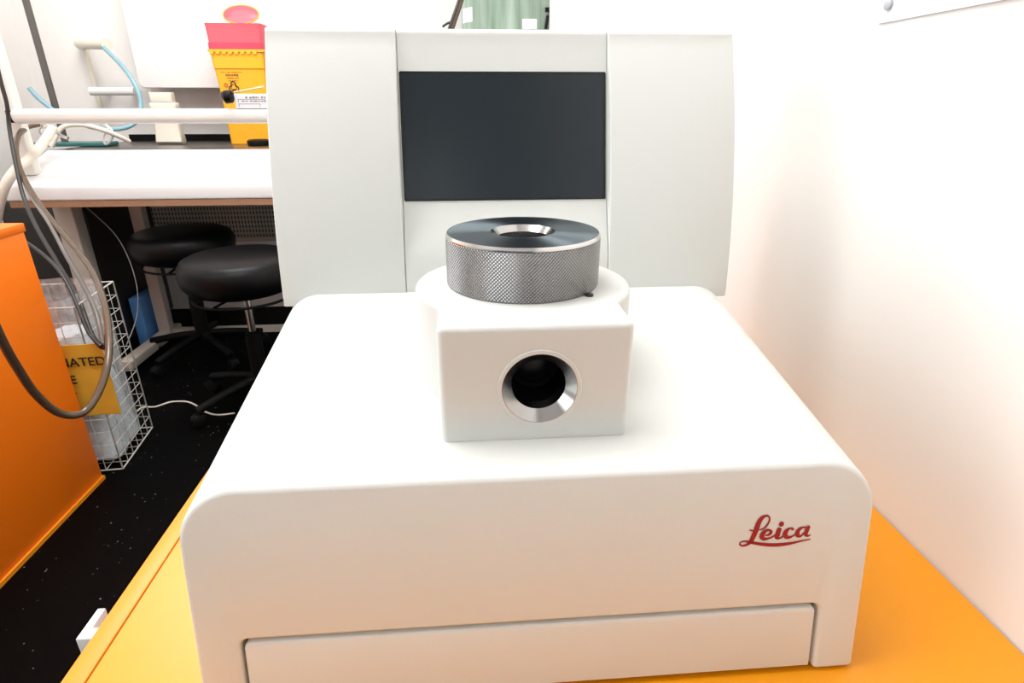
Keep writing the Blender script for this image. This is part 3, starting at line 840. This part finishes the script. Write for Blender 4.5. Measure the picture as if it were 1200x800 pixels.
for nm, (x0_, x1_), mt in (('hose', (538.5, 528), 'cable'), ('hose', (541.5, 531.5), 'brownhose')):
    bm = bmesh.new(); tube(bm, [at(x0_+12, -40, Y=2.90), at(x0_, 0, Y=2.90), at(x1_, 30, Y=2.90), at(x1_-9, 60, Y=2.90), at(x1_-15, 100, Y=2.90), Vector((at(x1_-18, 100, Y=2.9).x, 2.9, CT+.006))], .008, 8)
    mk(nm, bm, mt, hg)
bm = bmesh.new(); tube(bm, [at(519, 31, Y=2.92), at(525, 27, Y=2.90), at(529, 26, Y=2.90)], .005, 8)
mk('branch', bm, 'cable', hg)
# grey lid corner above the tower
bm = bmesh.new()
c = at(372, 40, Y=2.95)
pts = [at(342, 16, Y=2.95), at(352, 25, Y=2.95), at(376, 28.5, Y=2.95), at(384, 60, Y=2.95), at(346, 60, Y=2.95)]
loft(bm, [[Vector((q_.x, Y_, q_.z)) for q_ in pts] for Y_ in (2.95, 3.0)])
gw = mk('grey_folder', bm, 'white', bevel=.002)
dz_ = gw.location.z-CT
bm = bmesh.new(); box(bm, (gw.location.x-.03, 2.955, CT), (gw.location.x+.03, 2.995, gw.location.z+.01))
gp = mk('stand', bm, 'white', gw)
gw['label'] = 'pale curved plate tip just above the instrument top edge'; gw['category'] = 'plate'

# ================================================================ hoses
def hose(name, pts, r, mt, label, cat='hose', k=8):
    bm = bmesh.new(); tube(bm, pts, r, 10, k)
    o = mk(name, bm, mt); tag(o, label, cat); return o
h = hose('blue_hose', [at(120, 54, Y=3.17), at(130, 64, Y=3.14), at(142, 76, Y=3.10), at(154, 92, Y=3.07), at(163, 110, Y=3.05), at(165, 127, Y=3.03), at(158, 144, Y=3.0), at(140, 151, Y=2.97), at(112, 150, Y=2.95), at(90, 143, Y=2.93), at(72, 135, Y=2.93), at(56, 124, Y=2.93), at(43, 113, Y=2.93), at(34, 103, Y=2.93)], .0095, 'bluehose', 'light blue hose looping down from the wall spigot')
hose('white_hose', [at(60, 172, Y=2.75), at(72, 150, Y=2.78), at(95, 146, Y=2.80), at(120, 152, Y=2.82), at(140, 160, Y=2.85), at(152, 166, Y=2.88)], .010, 'whitehose', 'translucent white hose end lying under the blue hose')
hose('cream_hose', [at(62, 150, Y=2.60), at(52, 165, Y=2.54), at(38, 182, Y=2.44), at(18, 200, Y=2.34), at(4, 222, Y=2.30), at(-4, 255, Y=2.30), at(-8, 300, Y=2.32)], .017, 'whitehose', 'thick cream hose drooping over the left end of the bench')
hose('cable_tie', [at(124, 146, Y=2.86), at(131, 153, Y=2.85), at(131, 162, Y=2.85), at(124, 169, Y=2.85), at(121, 160, Y=2.85), at(127, 150, Y=2.85)], .005, 'white', 'white twisted tie around the hoses above teal base', 'tie')
C1 = [at(45, 146, Y=2.55), at(30, 150, Y=2.48), at(22, 158, Y=2.40), at(19, 178, Y=2.31), at(26, 204, Y=2.22), at(44, 236, Y=2.1), at(64, 262, Y=2.0), at(88, 290, Y=1.88), at(108, 318, Y=1.75), at(121, 350, Y=1.6), at(127, 385, Y=1.48), at(127, 420, Y=1.38), at(117, 456, Y=1.3), at(98, 483, Y=1.24), at(70, 484, Y=1.2), at(42, 462, Y=1.16), at(20, 430, Y=1.12), at(2, 398, Y=1.09), at(-30, 330, Y=1.05), at(-80, 240, Y=1.0)]
hose('grey_hose', C1, .0085, 'brownhose', 'long brownish tube looping down in front of the orange cupboard')
hose('grey_hose', [at(30, 152, Y=2.47), at(17, 165, Y=2.37), at(20, 190, Y=2.28), at(34, 225, Y=2.15), at(58, 262, Y=2.0), at(78, 300, Y=1.9), at(98, 335, Y=1.8), at(112, 365, Y=1.72), at(118, 390, Y=1.66), at(121, 402, Y=1.64), at(125, 398, Y=1.64), at(125, 370, Y=1.62), at(118, 345, Y=1.7)], .0065, 'greyhose', 'grey tube with small loop hanging before the wire basket')
hose('dark_cable', [at(-12, 40, Y=2.28), at(0, 92, Y=2.28), at(8, 122, Y=2.28), at(11, 150, Y=2.28), at(18, 190, Y=2.22), at(28, 232, Y=2.15), at(44, 268, Y=2.05), at(66, 305, Y=1.95), at(84, 335, Y=1.85), at(96, 360, Y=1.76), at(106, 388, Y=1.68), at(116, 404, Y=1.64), at(124, 407, Y=1.63), at(127, 396, Y=1.62)], .0065, 'cable', 'dark cable hanging down past the left end of the rail', 'cable')
hose('dark_cable', [at(16, 275, Y=1.90), at(28, 282, Y=1.88), at(48, 296, Y=1.85), at(66, 313, Y=1.80), at(80, 335, Y=1.75), at(92, 362, Y=1.7), at(104, 390, Y=1.66), at(118, 406, Y=1.62)], .005, 'cable', 'thin dark cable running from the orange cupboard top toward the wire basket', 'cable')
hose('thin_wire', [at(88, 232, Y=2.60), at(112, 252, Y=2.55), at(136, 276, Y=2.5), at(152, 306, Y=2.45), at(161, 340, Y=2.40), at(160, 372, Y=2.35), at(148, 405, Y=2.25)], .0022, 'greyhose', 'thin grey wire arcing under the bench beside its leg', 'wire')
def fl_(x, y, z=.004): return at(x, y, z=z)
hose('floor_cable', [fl_(160, 482), fl_(168, 477), fl_(182, 476.5), fl_(200, 471), fl_(218, 470.5), fl_(230, 475), fl_(242, 483), fl_(256, 486), fl_(275, 484)], .0035, 'whitehose', 'thin white cable lying on the black floor', 'cable')

# ================================================================ light
def area(name, loc, sx, sy, power, col=(1, 1, 1), rot=(0, 0, 0), spread=180):
    l = bpy.data.lights.new(name, 'AREA'); l.shape = 'RECTANGLE'; l.size = sx; l.size_y = sy; l.energy = power; l.color = col
    l.spread = radians(spread)
    o = bpy.data.objects.new(name, l); COL.objects.link(o); o.location = loc; o.rotation_euler = rot; return o
em = emis('lamp_diffuser', (1, .98, .94), 6)
def panel_light(x, y, sx, sy, power, label):
    e_ = empty('ceiling_light', (x, y, ZC-.06), label, 'ceiling light', 'ceiling lights')
    bm = bmesh.new()
    for (a, b_, c, d) in ((-sx/2-.02, -sx/2, -sy/2-.02, sy/2+.02), (sx/2, sx/2+.02, -sy/2-.02, sy/2+.02), (-sx/2, sx/2, -sy/2-.02, -sy/2), (-sx/2, sx/2, sy/2, sy/2+.02)):
        box(bm, (x+a, y+c, ZC-.06), (x+b_, y+d, ZC-.001))
    mk('frame', bm, 'white', e_)
    mk('diffuser', B((x-sx/2, y-sy/2, ZC-.05), (x+sx/2, y+sy/2, ZC-.03)), em, e_)
    area('lamp', (x, y, ZC-.065), sx, sy, power, (.98, .99, 1))
panel_light(-.55, .6, 1.2, .6, 44, 'square ceiling panel light above the orange table')
panel_light(-.95, 2.2, 1.2, .6, 66, 'ceiling panel light above the bench')

# daylight window in the left wall, out of the picture
WY0, WY1, WZ0, WZ1 = -.7, .9, 1.0, 2.2
win = struct(mk('window_1', B((XL+.001, WY0, WZ0), (XL+.012, WY1, WZ1)), emis('daylight_pane', (.9, .95, 1), 5)))
for nm, lo, hi in (('window_frame', (XL, WY0-.05, WZ0-.05), (XL+.04, WY1+.05, WZ0-.001)), ('window_frame', (XL, WY0-.05, WZ1+.001), (XL+.04, WY1+.05, WZ1+.05)), ('window_frame', (XL, WY0-.05, WZ0), (XL+.04, WY0-.001, WZ1)), ('window_frame', (XL, WY1+.001, WZ0), (XL+.04, WY1+.05, WZ1)), ('window_frame', (XL+.013, .08, WZ0), (XL+.04, .12, WZ1))):
    mk(nm, B(lo, hi), 'white', win)
for k, wx in enumerate((-1.25, -.35)):  # glowing strips added behind the camera for bright bands on the steel ring
    pn = struct(mk('window_%d' % (k+2), B((wx, YF+.001, 1.0), (wx+.28, YF+.012, 2.3)), emis('added_glow_strip', (.92, .96, 1), 2.0)))
    for lo, hi in (((wx-.04, YF, .96), (wx+.32, YF+.03, .999)), ((wx-.04, YF, 2.301), (wx+.32, YF+.03, 2.34)), ((wx-.04, YF, 1.0), (wx-.001, YF+.03, 2.3)), ((wx+.281, YF, 1.0), (wx+.32, YF+.03, 2.3))):
        mk('window_frame', B(lo, hi), 'white', pn)
area('daylight', (XL+.05, (WY0+WY1)/2, (WZ0+WZ1)/2), WZ1-WZ0, WY1-WY0, 17, (.92, .96, 1), (0, radians(-90), 0))
w = bpy.data.worlds.new('world'); S.world = w; w.use_nodes = True
w.node_tree.nodes['Background'].inputs[0].default_value = (.9, .95, 1, 1)
w.node_tree.nodes['Background'].inputs[1].default_value = .3
S.view_settings.view_transform = 'Standard'; S.view_settings.look = 'None'
S.view_settings.exposure = -.98; S.view_settings.gamma = 1; S.view_settings.use_curve_mapping = False
